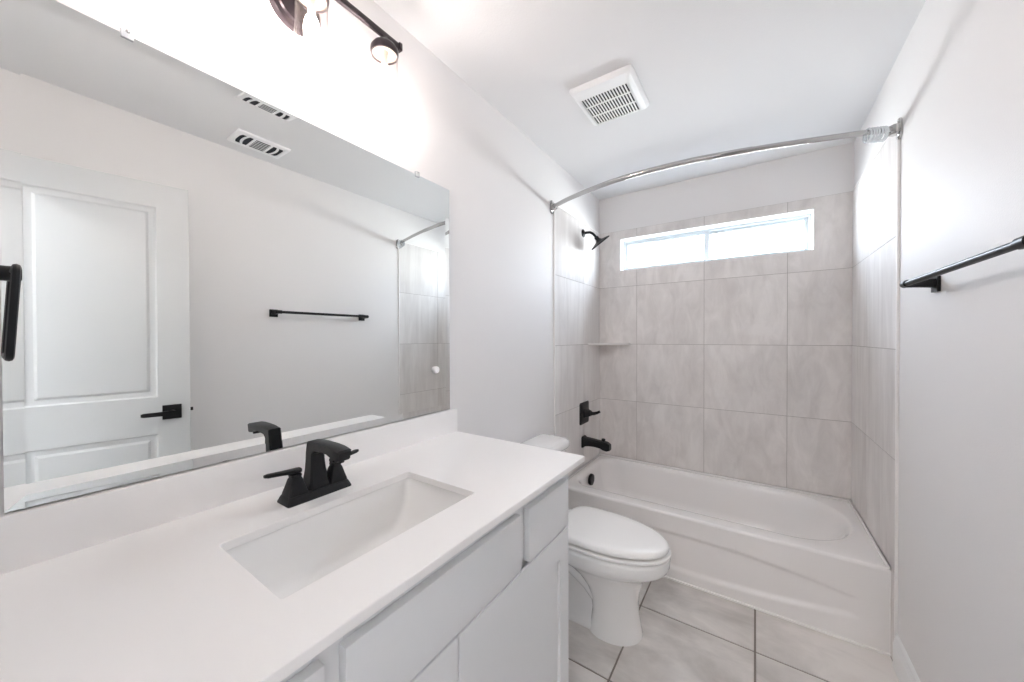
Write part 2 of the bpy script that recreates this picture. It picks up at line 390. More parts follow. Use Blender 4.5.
def shaker(y0, y1, z0, z1, w, wt):
    b = MB(); mt_ = 0.012
    R = lambda i, t, x, r=0.0015: rrect(y0+i, y1-i, z0+i, z1-i, r, x, 3, 'yz')
    inner = lambda x: rrect(y0+w, y1-w, z0+w, z1-wt, 0.0006, x, 3, 'yz')
    rings = [rrect(y0, y1, z0, z1-0.014, 0.005, FX, 3, 'yz'), rrect(y0, y1, z0, z1-0.014, 0.005, DXF-0.007, 3, 'yz'), rrect(y0, y1, z0, z1, 0.005, DXF-0.007, 3, 'yz'), rrect(y0, y1, z0, z1, 0.005, DXF-0.0015, 3, 'yz'), rrect(y0+0.0015, y1-0.0015, z0+0.0015, z1-0.0015, 0.004, DXF, 3, 'yz'),
             inner(DXF), inner(DXF-0.0095)]
    b.loft(rings); return b.make('door', cab_m, van, angle=25)
shaker(0.294, 0.534, 0.12, 0.7045, 0.062, 0.07); shaker(0.5375, 1.053, 0.12, 0.7045, 0.060, 0.080)

# countertop with the sink cut-out
SKX0, SKX1, SKY0, SKY1 = 0.213, 0.469, 0.246, 0.696
b = MB()
z0, z1 = CT-0.017, CT
o = lambda z, i=0: rrect(0.0+i, CXF-i, NY+i, CYE-i, 0.002, z, 4); h = lambda z, i=0: rrect(SKX0-i, SKX1+i, SKY0-i, SKY1+i, 0.007, z, 4)
b.loft([h(z0), o(z0), o(z1-0.0015), o(z1, 0.0015), h(z1, 0.001), h(z1-0.001), h(z0)], cap0=False, cap1=False)
ct = b.make('countertop', quartz_m, angle=30)
bmv = ct.data
tag(ct, 'white quartz countertop with a rectangular sink cut-out, on the vanity cabinet', 'countertop')
b = MB(); b.box(0.0005, 0.020, NY+0.001, CYE, CT, 1.0135, bev=0.0015)
tag(b.make('backsplash', quartz_m), 'low white quartz backsplash strip standing between counter and mirror', 'backsplash')
# undermount sink
sk = empty('undermount_sink', ((SKX0+SKX1)/2, (SKY0+SKY1)/2, CT-0.165), label='white rectangular undermount sink basin set below the counter cut-out', cat='sink')
b = MB()
q = lambda ix, iy, z, r: rrect(SKX0+ix, SKX1-ix, SKY0+iy, SKY1-iy, r, z, 5)
zt = CT-0.0175
b.loft([q(-0.022, -0.022, zt-0.012, 0.02), q(-0.022, -0.022, zt, 0.02), q(-0.006, -0.006, zt, 0.02), q(-0.003, -0.003, zt-0.004, 0.02), q(0.002, 0.012, zt-0.06, 0.022),
        q(0.006, 0.03, zt-0.105, 0.026), q(0.014, 0.044, zt-0.121, 0.03), q(0.03, 0.065, zt-0.128, 0.03), q(0.10, 0.19, zt-0.134, 0.015)], cap0=False)
b.make('basin', china_m, sk, angle=50)
b = MB(); b.lathe([(0.021, 0), (0.021, 0.003), (0.017, 0.0045), (0.012, 0.004)], ((SKX0+SKX1)/2, (SKY0+SKY1)/2, zt-0.135), n=24); b.make('drain', chrome_m, sk)

# faucet
fa = empty('sink_faucet', (0.134, 0.48, CT), label='matte black two-handle faucet on the counter behind the sink', cat='faucet')
FCX, FCY = 0.137, 0.468
b = MB()
R = lambda hx, hy, z, r=0.006: rrect(FCX-hx, FCX+hx, FCY-hy, FCY+hy, r, z, 4)
b.loft([R(0.031, 0.079, CT), R(0.031, 0.079, CT+0.003), R(0.026, 0.074, CT+0.015), R(0.024, 0.072, CT+0.018)])
b.make('base', black_m, fa)
# spout: column and arm as one swept section
b = MB(); z_ = CT+0.018
secs = [  # centre x, z, tangent angle (deg from +z toward +x), half width y, half depth
    (0.128, z_-0.003, 0, 0.030, 0.027), (0.127, z_+0.016, 0, 0.0235, 0.0225), (0.125, z_+0.040, 0, 0.0195, 0.0185), (0.124, z_+0.066, 0, 0.0175, 0.0165),
    (0.124, z_+0.084, 4, 0.0170, 0.0160), (0.128, z_+0.098, 44, 0.0170, 0.0200), (0.147, z_+0.1035, 84, 0.0170, 0.0122), (0.175, z_+0.1055, 88, 0.0172, 0.0112),
    (0.208, z_+0.1055, 93, 0.0176, 0.0112), (0.234, z_+0.1010, 100, 0.0182, 0.0140), (0.254, z_+0.0975, 104, 0.0178, 0.0140), (0.258, z_+0.0965, 104, 0.0150, 0.0110)]
FCYS = FCY + 0.0045
rings = []
for x, z, a, wy, dd in secs:
    a = math.radians(a); t = Vector((math.sin(a), 0, math.cos(a))); n = Vector((math.cos(a), 0, -math.sin(a))); c = Vector((x, FCYS, z))
    k = 0.22
    pts = [(1, 1-k), (1-k, 1), (-(1-k), 1), (-1, 1-k), (-1, -(1-k)), (-(1-k), -1), (1-k, -1), (1, -(1-k))]
    rings.append([c + n*dd*p + Vector((0, wy*q_, 0)) for p, q_ in pts])
b.loft(rings)
b.tube([(0.240, FCYS, z_+0.094), (0.238, FCYS, z_+0.080)], 0.0100)
b.make('spout', black_m, fa, angle=40)
for s in (-1, 1):
    b = MB(); cy = FCY + s*0.0500
    Q = lambda hh, z, r=0.004: rrect(FCX-hh, FCX+hh, cy-hh, cy+hh, r, z, 3)
    b.loft([Q(0.0225, z_-0.003), Q(0.0215, z_+0.004), Q(0.0175, z_+0.018), Q(0.0135, z_+0.034), Q(0.0110, z_+0.040), Q(0.0120, z_+0.044), Q(0.0110, z_+0.048)])
    hdl = b.make('handle', black_m, fa)
    b = MB()
    rg = []
    for t, w, hz in ((-0.012, 0.009, 0.005), (0.0, 0.0095, 0.006), (0.03, 0.0065, 0.005), (0.059, 0.0055, 0.0045), (0.066, 0.0035, 0.003)):
        y = cy + s*t; zc = z_+0.054+0.007*max(t, 0)/0.07
        rg.append([(FCX-w, y, zc-hz*0.6), (FCX-w*0.6, y, zc-hz), (FCX+w*0.6, y, zc-hz), (FCX+w, y, zc-hz*0.6), (FCX+w, y, zc+hz*0.6), (FCX+w*0.6, y, zc+hz), (FCX-w*0.6, y, zc+hz), (FCX-w, y, zc+hz*0.6)])
    b.loft([[Vector(p) for p in r] for r in rg]); b.make('lever', black_m, hdl)

# ================================================================= MIRROR
MY0, MY1, MZ0, MZ1 = 0.0155, 1.083, 1.0165, 1.922
b = MB(); bw = 0.022; xo = 0.006 + bw*math.tan(math.radians(4.0))
R4 = lambda i, x: [Vector((x, MY0+i, MZ0+i)), Vector((x, MY1-i, MZ0+i)), Vector((x, MY1-i, MZ1-i)), Vector((x, MY0+i, MZ1-i))]
vb = [b.v(p) for p in R4(0, 0.0005)]; vo = [b.v(p) for p in R4(0, xo)]; vi = [b.v(p) for p in R4(bw, 0.006)]
for i in range(4):
    j = (i+1) % 4; b.face((vb[i], vb[j], vo[j], vo[i]), 1); b.face((vo[i], vo[j], vi[j], vi[i]), 0)
b.face(vi, 0); b.face(list(reversed(vb)), 1)
mir = b.make('wall_mirror', [mirror_m, edge_m], smooth=False)
tag(mir, 'large frameless wall mirror with a slanted rim all round, above the backsplash', 'mirror')
for (y, lab) in ((0.166, 'clear plastic mirror clip on the top edge, above the reflected door'), (0.915, 'clear plastic mirror clip on the top edge, near the mirror\'s right corner')):
    b = MB(); b.box(0.0005, 0.011, y-0.009, y+0.009, MZ1+0.0005, MZ1+0.012, bev=0.002); b.box(0.0080, 0.011, y-0.009, y+0.009, MZ1-0.008, MZ1+0.002, bev=0.0012)
    c = b.make('mirror_clip', clear_m); tag(center_origin(c), lab, 'clip', 'clips on the mirror top edge')
    c2 = MB(); c2.lathe([(0.0035, 0), (0.0035, 0.0012), (0.002, 0.002)], (0.011, y, MZ1+0.006), axis='x', n=12); c2.make('screw', chrome_m, c)
b = MB(); b.lathe([(0.0135, 0), (0.0145, 0.003), (0.0135, 0.008), (0.010, 0.010), (0.0095, 0.0085), (0.006, 0.0085)], (0.0062, 1.004, 1.184), axis='x', n=28)
tag(center_origin(b.make('suction_disc', plastic_m)), 'small round white plastic disc stuck on the mirror near its right edge', 'disc')

# ================================================================= VANITY LIGHT
LX, LY, LZ = 0.093, 0.487, 2.258
vl = empty('vanity_light', (0.0, LY, 2.225), label='dark bronze three-light bar fixture with clear glass shades above the mirror', cat='light fixture')
b = MB(); b.lathe([(0.068, 0.0005), (0.068, 0.010), (0.064, 0.016), (0.052, 0.018), (0.048, 0.023), (0.012, 0.025)], (0, LY, 2.222), axis='x', n=40); b.make('backplate', bronze_m, vl)
b = MB(); b.tube([(0.02, LY, 2.235), (0.07, LY, 2.250), (LX, LY, 2.256)], 0.008); b.make('arm', bronze_m, vl)
b = MB(); b.box(LX-0.006, LX+0.006, LY-0.285, LY+0.282, LZ-0.009, LZ+0.009, bev=0.0015)
for s in (-1, 1):
    for o_ in (0.262, ): b.box(LX-0.010, LX+0.010, LY+s*0.280-0.006, LY+s*0.280+0.006, LZ-0.012, LZ+0.012, bev=0.002)
b.make('crossbar', bronze_m, vl)
for k in (-1, 0, 1):
    y = LY + k*0.2235; c = (LX, y, LZ-0.062)
    b = MB(); b.lathe([(0.036, 0.0), (0.040, 0.0), (0.042, 0.006), (0.042, 0.018), (0.034, 0.030), (0.016, 0.042), (0.010, 0.055)], c, n=32, cap0=False)
    b.lathe([(0.036, 0.0), (0.036, 0.018), (0.018, 0.026)], c, n=32, cap0=False)
    cup = b.make('socket_cup', bronze_m, vl)
    b = MB(); b.lathe([(0.0085, -0.042), (0.0095, -0.040), (0.0105, 0.006), (0.0125, 0.010), (0.0350, 0.0115), (0.0355, 0.004), (0.0355, 0.016), (0.010, 0.0165)], c, n=32); b.make('socket_and_lit_dish', socket_m, cup)  # socket neck, plus a beige dish that paints the cup's inside as lit
    b = MB(); b.lathe([(0.0385, 0.010), (0.0385, -0.130), (0.0397, -0.1325), (0.0405, -0.130), (0.0403, -0.09), (0.0400, 0.010)], c, n=40, cap0=False, cap1=False)
    b.make('glass_shade', shade_m, vl)
    b = MB(); b.lathe([(0.008, -0.041), (0.0115, -0.047), (0.016, -0.058), (0.0185, -0.074), (0.018, -0.092), (0.0125, -0.108), (0.004, -0.115)], c, n=24); b.make('bulb', bulb_m, vl)

# ================================================================= TUB
TX0, TX1, TY0, TY1, TZ = 0.008, RW-0.008, 2.080, BY-0.007, 0.3565
tub = empty('bathtub', ((TX0+TX1)/2, (TY0+TY1)/2, 0), label='white alcove bathtub with a sculpted front apron between the tiled walls', cat='bathtub')
b = MB(); n = 12
def ring(x0, x1, y0, y1, r, z): return rrect(x0, x1, y0, y1, r, z, n)
O = lambda i, z: ring(TX0+i, TX1-i, TY0+i, TY1-i, 0.004, z)
def inn(k, z, dl=0, dr_=0, rl=0.12, rr_=0.28):
    x0, x1, y0, y1 = 0.062+k+dl, 1.452-k-dr_, 2.178+k, 2.772-k*0.9
    return ring(x0, x1, y0, y1, [rr_, rl, rl, rr_], z)
rings = [O(0, TZ-0.014), O(0.001, TZ-0.008), O(0.005, TZ-0.002), O(0.013, TZ), inn(-0.020, TZ-0.0005, rl=0.135, rr_=0.30), inn(-0.010, TZ-0.0025, rl=0.125, rr_=0.29), inn(-0.002, TZ-0.008), inn(0.004, TZ-0.018), inn(0.009, TZ-0.034, 0, 0.004), inn(0.014, TZ-0.06, 0, 0.010),
         inn(0.028, TZ-0.12, 0.0, 0.03, 0.12, 0.26), inn(0.045, TZ-0.20, 0.0, 0.075, 0.11, 0.23), inn(0.062, TZ-0.255, 0.01, 0.12, 0.10, 0.20), inn(0.10, TZ-0.283, 0.02, 0.15, 0.09, 0.16), inn(0.16, TZ-0.292, 0.03, 0.18, 0.06, 0.10)]
b.loft(rings, cap0=False)
b.make('basin', tub_m, tub, angle=60)
# apron with its sunken lens-shaped panel
b = MB(); NX, NZ = 150, 56
def sm(t): t = max(0, min(1, t)); return t*t*(3-2*t)
xc = 0.76
def ap(x, z):
    dx = abs(x-xc)/0.66
    top = 0.263-0.058*dx*dx; bot = 0.050+0.055*dx*dx
    d = min(top-z, z-bot, (0.675-abs(x-xc))*0.6)
    return TY0 + 0.011*sm(d/0.028)
g = [[b.v((TX0+(TX1-TX0)*i/NX, ap(TX0+(TX1-TX0)*i/NX, (TZ-0.014)*j/NZ), (TZ-0.014)*j/NZ)) for j in range(NZ+1)] for i in range(NX+1)]
for i in range(NX):
    for j in range(NZ): b.face((g[i][j], g[i+1][j], g[i+1][j+1], g[i][j+1]))
bk = [b.v((x, TY0+0.03, z)) for x, z in ((TX0, 0), (TX1, 0), (TX1, TZ-0.014), (TX0, TZ-0.014))]
b.face(bk); b.face([g[i][0] for i in range(NX+1)] + [bk[1], bk[0]]); b.face([g[i][NZ] for i in range(NX+1)] + [bk[2], bk[3]])
b.face([g[0][j] for j in range(NZ+1)] + [bk[3], bk[0]]); b.face([g[NX][j] for j in range(NZ+1)] + [bk[2], bk[1]])
b.make('apron', tub_m, tub, angle=60)
b = MB()
b.box(TX0, TX1, TY0-0.009, TY0+0.002, 0.0, 0.009, bev=0.002)
b.box(TX1-0.003, TX1+0.001, TY0-0.004, TY0+0.003, 0.0, TZ-0.004, bev=0.001)
b.box(TX0, TX1, TY1-0.009, TY1, TZ-0.003, TZ+0.006, bev=0.0015); b.box(TX1-0.009, TX1, TY0+0.004, TY1, TZ-0.003, TZ+0.006, bev=0.0015); b.box(TX0, TX0+0.005, TY0+0.004, TY1, TZ-0.003, TZ+0.003, bev=0.0015)
b.make('caulk_bead', caulk_m, tub)
b = MB(); c = Vector((0.080, 2.428, 0.297))
b.lathe([(0.039, 0), (0.041, 0.006), (0.038, 0.018), (0.028, 0.020), (0.010, 0.018)], c, axis='x', n=32); b.make('overflow_cover', black_m, tub)

# corner shelf
sh = MB(); L_ = 0.245; pts = [(0.007, BY-0.007), (0.007, BY-0.007-L_)] + [(0.007+L_*math.sin(a), BY-0.007-L_*math.cos(a)+0.10*math.sin(2*a)*L_/0.3) for a in (PI/2*i/12 for i in range(1, 12))] + [(0.007+L_, BY-0.007)]
zc_ = 1.262
sh.loft([[Vector((x, y, zc_-0.006)) for x, y in pts], [Vector((x, y, zc_+0.006)) for x, y in pts]])
tag(center_origin(sh.make('corner_shelf', tile_mat('shelf_stone', (0.80, 0.78, 0.76), (0.88, 0.86, 0.84), 0.35, (3, 3, 3)))), 'small stone corner shelf set into the shower tile at the back left', 'shelf')

# shower head
sy = 2.478
hd_ = empty('shower_fixture', (0.007, sy, 2.05), label='matte black shower head on a bent arm high on the tiled wall', cat='shower head')
b = MB(); b.lathe([(0.030, 0), (0.029, 0.004), (0.016, 0.012), (0.012, 0.014)], (0.007, sy, 2.078), axis='x', n=24); b.make('flange', black_m, hd_)
b = MB(); P_ = [(0.010, sy, 2.078), (0.035, sy, 2.079), (0.060, sy, 2.077), (0.080, sy, 2.066), (0.098, sy, 2.046), (0.108, sy, 2.032)]
b.tube(P_, 0.0095, n=14); b.make('arm', black_m, hd_)
b = MB(); prof = [(0.012, 0.0), (0.015, 0.004), (0.015, 0.022), (0.019, 0.028), (0.026, 0.036), (0.060, 0.046), (0.077, 0.052), (0.078, 0.059), (0.072, 0.060), (0.02, 0.060)]
ax = Vector((0.50, 0.405, -0.80)).normalized(); u = ax.cross(Vector((0, 1, 0))).normalized(); w = ax.cross(u); c0 = Vector((0.104, sy, 2.038))
b.loft([[c0 + ax*h_ + (u*math.cos(a)+w*math.sin(a))*r for a in (2*PI*i/36 for i in range(36))] for r, h_ in prof]); b.make('spray_head', black_m, hd_)

# shower valve
vy, vz = 2.492, 0.755
va = empty('shower_valve', (0.007, vy, vz), label='matte black square shower valve plate with lever, above the tub spout', cat='shower valve')
b = MB(); b.loft([rrect(vy-0.083, vy+0.083, vz-0.080, vz+0.080, 0.014, 0.007, 5, 'yz'), rrect(vy-0.083, vy+0.083, vz-0.080, vz+0.080, 0.014, 0.011, 5, 'yz'), rrect(vy-0.074, vy+0.074, vz-0.071, vz+0.071, 0.012, 0.016, 5, 'yz'),
                  rrect(vy-0.045, vy+0.045, vz-0.045, vz+0.045, 0.012, 0.018, 5, 'yz')]); b.make('escutcheon', black_m, va)
b = MB(); b.loft([rrect(vy-0.034, vy+0.034, vz-0.034, vz+0.034, 0.008, 0.016, 5, 'yz'), rrect(vy-0.027, vy+0.027, vz-0.027, vz+0.027, 0.007, 0.034, 5, 'yz'), rrect(vy-0.018, vy+0.018, vz-0.018, vz+0.018, 0.006, 0.062, 5, 'yz')])
hub = b.make('hub', black_m, va)
b = MB(); b.tube([(0.055, vy, vz), (0.085, vy, vz+0.002), (0.108, vy, vz+0.010), (0.128, vy, vz+0.021)], [0.015, 0.012, 0.010, 0.009], n=12); b.make('lever', black_m, va)

# tub spout
ty, tz = 2.478, 0.545
sp = empty('tub_spout', (0.007, ty, tz), label='matte black tub spout with a pull-up diverter, below the shower valve', cat='faucet')
b = MB()
def SQ(x, cz, hy, hz): return rrect(ty-hy, ty+hy, cz-hz, cz+hz, min(hy, hz)*0.3, x, 4, 'yz')
b.loft([SQ(0.007, tz, 0.036, 0.042), SQ(0.016, tz, 0.034, 0.040), SQ(0.028, tz+0.002, 0.028, 0.031), SQ(0.06, tz+0.004, 0.026, 0.028), SQ(0.10, tz+0.003, 0.026, 0.025), SQ(0.14, tz-0.001, 0.026, 0.025), SQ(0.165, tz-0.006, 0.028, 0.030), SQ(0.190, tz-0.009, 0.028, 0.030), SQ(0.210, tz-0.012, 0.022, 0.020)])
b.make('spout_body', black_m, sp)
b = MB(); b.lathe([(0.006, 0.0), (0.006, 0.014), (0.013, 0.016), (0.014, 0.026), (0.010, 0.030)], (0.160, ty, tz+0.013), n=16); b.make('diverter_knob', black_m, sp)

# ================================================================= CURTAIN ROD
rod = empty('shower_curtain_rod', (0.76, 1.9, 2.125), label='curved brushed nickel shower curtain rod spanning the tub from wall to wall', cat='curtain rod')
KP = [(0.008, 1.995), (0.064, 1.968), (0.16, 1.926), (0.301, 1.880), (0.44, 1.846), (0.583, 1.832), (0.72, 1.832), (0.846, 1.842), (1.041, 1.878), (1.209, 1.920), (1.35, 1.962), (1.427, 1.986), (RW-0.008, 2.022)]
def cr(P, m=6):
    out = []
    for i in range(len(P)-1):
        p0, p1, p2, p3 = [Vector(P[max(0, min(len(P)-1, j))]) for j in (i-1, i, i+1, i+2)]
        for k in range(m):
            t = k/m; out.append(0.5*((2*p1) + (p2-p0)*t + (2*p0-5*p1+4*p2-p3)*t*t + (3*p1-p0-3*p2+p3)*t**3))
    out.append(Vector(P[-1])); return out
path = [Vector((p.x, p.y, 2.126)) for p in cr(KP)]
cut = next(i for i, p in enumerate(path) if p.x > 1.035)
b = MB(); b.tube(path[:cut+1], 0.0125, n=20); b.make('outer_tube', chrome_m, rod)
b = MB(); b.tube(path[cut:], 0.0108, n=20); b.make('inner_tube', chrome_m, rod)
for x, y, s in ((0.0005, 1.995, 1), (RW-0.0005, 2.022, -1)):
    b = MB()
    f = [rrect(y-0.021, y+0.021, 2.126-0.042, 2.126+0.042, 0.020, x+s*d, 8, 'yz') for d in (0, 0.005)] + [rrect(y-0.018, y+0.018, 2.126-0.039, 2.126+0.039, 0.017, x+s*0.008, 8, 'yz')]
    b.loft(f)
    b.loft([rrect(y-0.019, y+0.019, 2.126-0.019, 2.126+0.019, 0.006, x+s*d, 4, 'yz') for d in (0.006, 0.02)] + [rrect(y-0.0155, y+0.0155, 2.126-0.0155, 2.126+0.0155, 0.006, x+s*0.034, 4, 'yz')])
    fl = b.make('wall_flange', chrome_m, rod)
    for dz in (-0.031, 0.031):
        b = MB(); b.lathe([(0.0045, 0), (0.0045, s*0.002), (0.002, s*0.003)], (x+s*0.008, y, 2.126+dz), axis='x', n=12); b.make('screw', plastic_m, fl)
# clear rings bunched at the right end of the rod
ring0 = None
for k in range(7):
    x = 1.425 + k*0.0085; i = min(range(len(path)), key=lambda j: abs(path[j].x-x)); i = max(1, min(len(path)-2, i))
    t = (path[i+1]-path[i-1]).normalized(); yy = path[i].y + (x-path[i].x)*t.y/t.x
    lab = 'clear plastic curtain ring, one of those bunched at the right end of the rod'
    if ring0 is None:
        b = MB(); Rr, rr2 = 0.0225, 0.0032; segs = 28
        vs = [[b.v((rr2*math.cos(2*PI*j/8), (Rr+rr2*math.sin(2*PI*j/8))*math.cos(2*PI*i_/segs), (Rr+rr2*math.sin(2*PI*j/8))*math.sin(2*PI*i_/segs)*1.12)) for j in range(8)] for i_ in range(segs)]
        for i_ in range(segs):
            for j in range(8): b.face((vs[i_][j], vs[(i_+1) % segs][j], vs[(i_+1) % segs][(j+1) % 8], vs[i_][(j+1) % 8]))
        rg_ = b.make('curtain_ring', clear_m); ring0 = rg_
    else:
        rg_ = ring0.copy(); COL.objects.link(rg_)
    rg_.location = (x, yy, 2.126-0.0125); rg_.rotation_euler = (0, 0.05*math.sin(k*2.1), math.atan2(t.y, t.x)+0.04*math.sin(k*1.7))
    tag(rg_, lab, 'curtain ring', 'clear rings bunched on the curtain rod')

# ================================================================= TOILET
ty_ = 1.600
to = empty('toilet', (0.38, ty_, 0), label='white two-piece toilet with closed lid between the vanity and the tub', cat='toilet')
def egg(xb, xf, hw, z, back=0.55, n=44, split=0.42):
    # plan outline: rounded back at xb, elliptical nose at xf, widest at split
    out = []; xm_ = xb + (xf-xb)*split
    for i in range(n):
        a = 2*PI*i/n; c_, s_ = math.cos(a), math.sin(a)
        if c_ >= 0: x = xm_ + (xf-xm_)*c_; y = hw*s_
        else:
            e_ = back; x = xm_ - (xm_-xb)*abs(c_)**e_; y = hw*math.copysign(abs(s_)**(0.78), s_)
        out.append(Vector((x, ty_+y, z)))
    return out
b = MB()
b.loft([egg(0.425, 0.652, 0.110, 0.0, 0.7), egg(0.425, 0.652, 0.110, 0.006, 0.7), egg(0.432, 0.646, 0.104, 0.03, 0.7), egg(0.438, 0.636, 0.098, 0.09, 0.7), egg(0.432, 0.634, 0.099, 0.15, 0.7),
        egg(0.41, 0.642, 0.106, 0.20, 0.7), egg(0.37, 0.656, 0.120, 0.245, 0.7), egg(0.32, 0.682, 0.140, 0.282, 0.65), egg(0.28, 0.716, 0.158, 0.302, 0.6), egg(0.258, 0.744, 0.171, 0.316, 0.58),
        egg(0.249, 0.757, 0.177, 0.328, 0.55), egg(0.246, 0.763, 0.180, 0.345, 0.55), egg(0.246, 0.765, 0.181, 0.370, 0.55), egg(0.248, 0.763, 0.179, 0.3805, 0.55), egg(0.256, 0.755, 0.173, 0.383, 0.55), egg(0.28, 0.73, 0.15, 0.383, 0.55)])
# rear foot, trapway bulges and the shelf that carries the tank
RQ = lambda x0, x1, hy, z, r: rrect(x0, x1, ty_-hy, ty_+hy, r, z, 6)
b.loft([RQ(0.12, 0.50, 0.085, 0.0, 0.05), RQ(0.12, 0.50, 0.085, 0.018, 0.05), RQ(0.13, 0.49, 0.060, 0.035, 0.05), RQ(0.15, 0.47, 0.050, 0.12, 0.045), RQ(0.13, 0.46, 0.060, 0.24, 0.045), RQ(0.06, 0.42, 0.13, 0.33, 0.05), RQ(0.03, 0.38, 0.165, 0.365, 0.05), RQ(0.03, 0.36, 0.165, 0.385, 0.05)])
for s in (-1, 1):
    b.tube([(0.50, ty_+s*0.045, 0.10), (0.43, ty_+s*0.052, 0.19), (0.35, ty_+s*0.056, 0.245), (0.28, ty_+s*0.054, 0.235), (0.235, ty_+s*0.050, 0.17), (0.22, ty_+s*0.048, 0.08), (0.22, ty_+s*0.048, 0.01)], [0.03, 0.036, 0.038, 0.038, 0.036, 0.035, 0.035], n=16)
b.make('bowl', china_m, to, angle=60)
for s in (-1, 1):
    b = MB(); b.lathe([(0.014, 0), (0.014, 0.006), (0.010, 0.014), (0.004, 0.018)], (0.29, ty_+s*0.070, 0.018), n=16); b.make('bolt_cap', plastic_m, to)
def eggx(d, z): return egg(0.268-d*0.4, 0.770+d, 0.182+d, z, 0.35, 64, 0.40)
b = MB(); b.loft([eggx(-0.08, 0.382), eggx(-0.08, 0.3925), eggx(-0.005, 0.3915), eggx(-0.003, 0.393), eggx(-0.003, 0.400), eggx(-0.008, 0.4030), eggx(-0.03, 0.3985), eggx(-0.08, 0.3985)]); b.make('seat', seat_m, to, angle=50)
b = MB(); b.loft([eggx(-0.08, 0.398), eggx(-0.08, 0.4125), eggx(-0.018, 0.4105), eggx(-0.013, 0.4105), eggx(-0.011, 0.4130), eggx(-0.011, 0.420), eggx(-0.013, 0.427), eggx(-0.018, 0.4315), eggx(-0.028, 0.4345), eggx(-0.06, 0.4365), eggx(-0.13, 0.4375)]); b.make('lid', seat_m, to, angle=50)
for s in (-1, 1):
    b = MB(); b.box(0.252, 0.292, ty_+s*0.075-0.02, ty_+s*0.075+0.02, 0.386, 0.422, bev=0.006); b.make('hinge', seat_m, to)
b = MB(); TQ = lambda i, z: rrect(0.022+i, 0.198-i, ty_-0.218+i*1.3, ty_+0.218-i*1.3, [0.045, 0.02, 0.02, 0.045], z, 8)
b.loft([TQ(0.03, 0.386), TQ(0.018, 0.40), TQ(0.010, 0.48), TQ(0.004, 0.60), TQ(0.0, 0.706)]); b.make('tank', china_m, to, angle=50)
b = MB(); LQ = lambda i, z: rrect(0.012+i, 0.216-i, ty_-0.240+i, ty_+0.240-i, [0.06, 0.025, 0.025, 0.06], z, 10)
b.loft([LQ(0.012, 0.706), LQ(0.004, 0.710), LQ(0.0, 0.718), LQ(0.0, 0.738), LQ(0.004, 0.746), LQ(0.012, 0.751), LQ(0.024, 0.753)]); b.make('tank_lid', china_m, to, angle=50)
b = MB(); b.lathe([(0.012, 0), (0.012, 0.010)], (0.196, ty_-0.15, 0.655), axis='x', n=16); b.box(0.205, 0.213, ty_-0.155, ty_-0.075, 0.649, 0.661, bev=0.003); b.make('flush_lever', chrome_m, to)
# water shut-off valve beside the toilet
sv = empty('shutoff_valve', (0.03, 1.30, 0.16), label='small chrome water shut-off valve and hose on the wall beside the toilet', cat='valve')
b = MB(); b.lathe([(0.025, 0.0), (0.022, 0.006), (0.008, 0.008), (0.008, 0.05), (0.012, 0.052), (0.012, 0.075)], (0.0, 1.30, 0.16), axis='x', n=20); b.make('valve_body', chrome_m, sv)
b = MB(); b.tube([(0.06, 1.30, 0.165), (0.065, 1.30, 0.22), (0.07, 1.315, 0.28), (0.075, 1.345, 0.34)], 0.006, n=10); b.make('hose', chrome_m, sv)

# ================================================================= TOWEL BAR (right wall)
tbx = 1.457; ya, yb_, tzb = 1.045, 1.668, 1.480
tb = empty('towel_bar', (RW, (ya+yb_)/2, tzb), label='long matte black towel bar on the right-hand wall before the tub', cat='towel bar')
b = MB(); b.tube([(tbx, ya+0.012, tzb), (tbx, yb_-0.012, tzb)], 0.0085, n=18); b.make('bar', black_m, tb)
for y, s in ((ya, -1), (yb_, 1)):
    b = MB()
    b.loft([rrect(y-0.024, y+0.024, tzb-0.030, tzb+0.018, 0.003, RW-0.0005, 3, 'yz'), rrect(y-0.024, y+0.024, tzb-0.030, tzb+0.018, 0.003, RW-0.008, 3, 'yz')])
    b.loft([rrect(y-0.014, y+0.014, tzb-0.016, tzb+0.012, 0.003, RW-0.007, 3, 'yz'), rrect(y-0.011, y+0.011, tzb-0.012, tzb+0.011, 0.003, tbx+0.02, 3, 'yz'), rrect(y-0.011, y+0.011, tzb-0.011, tzb+0.011, 0.003, tbx, 3, 'yz')])
    b.tube([(tbx, y-s*0.022, tzb), (tbx, y-s*0.020, tzb), (tbx, y+s*0.012, tzb), (tbx, y+s*0.016, tzb)], [0.0095, 0.0115, 0.0115, 0.008], n=18)
    b.make('post', black_m, tb)

# towel ring on the near wall above the counter
tr = empty('towel_ring', (0.225, NY, 1.398), label='matte black towel ring on the near wall at the mirror\'s left edge', cat='towel ring')
b = MB(); rx = 0.225
b.loft([rrect(rx-0.024, rx+0.024, 1.398-0.024, 1.398+0.024, 0.003, NY+d, 3, 'xz') for d in (0.0005, 0.008)])
b.tube([(rx, NY+0.007, 1.398), (rx, NY+0.06, 1.398), (rx, NY+0.078, 1.398), (rx, NY+0.081, 1.398)], [0.010, 0.010, 0.0105, 0.008], n=18)
b.make('post', black_m, tr)
b = MB(); loop = []
for p in rrect(0.150, 0.302, 1.286, 1.400, 0.010, 0, 5): loop.append(Vector((p.x, 0.0225 - (1.400-p.y)*0.055, p.y)))
loop.append(loop[0]); loop.append(loop[1]); b.tube(loop, 0.0040, n=8, cap=False); b.make('ring', black_m, tr)

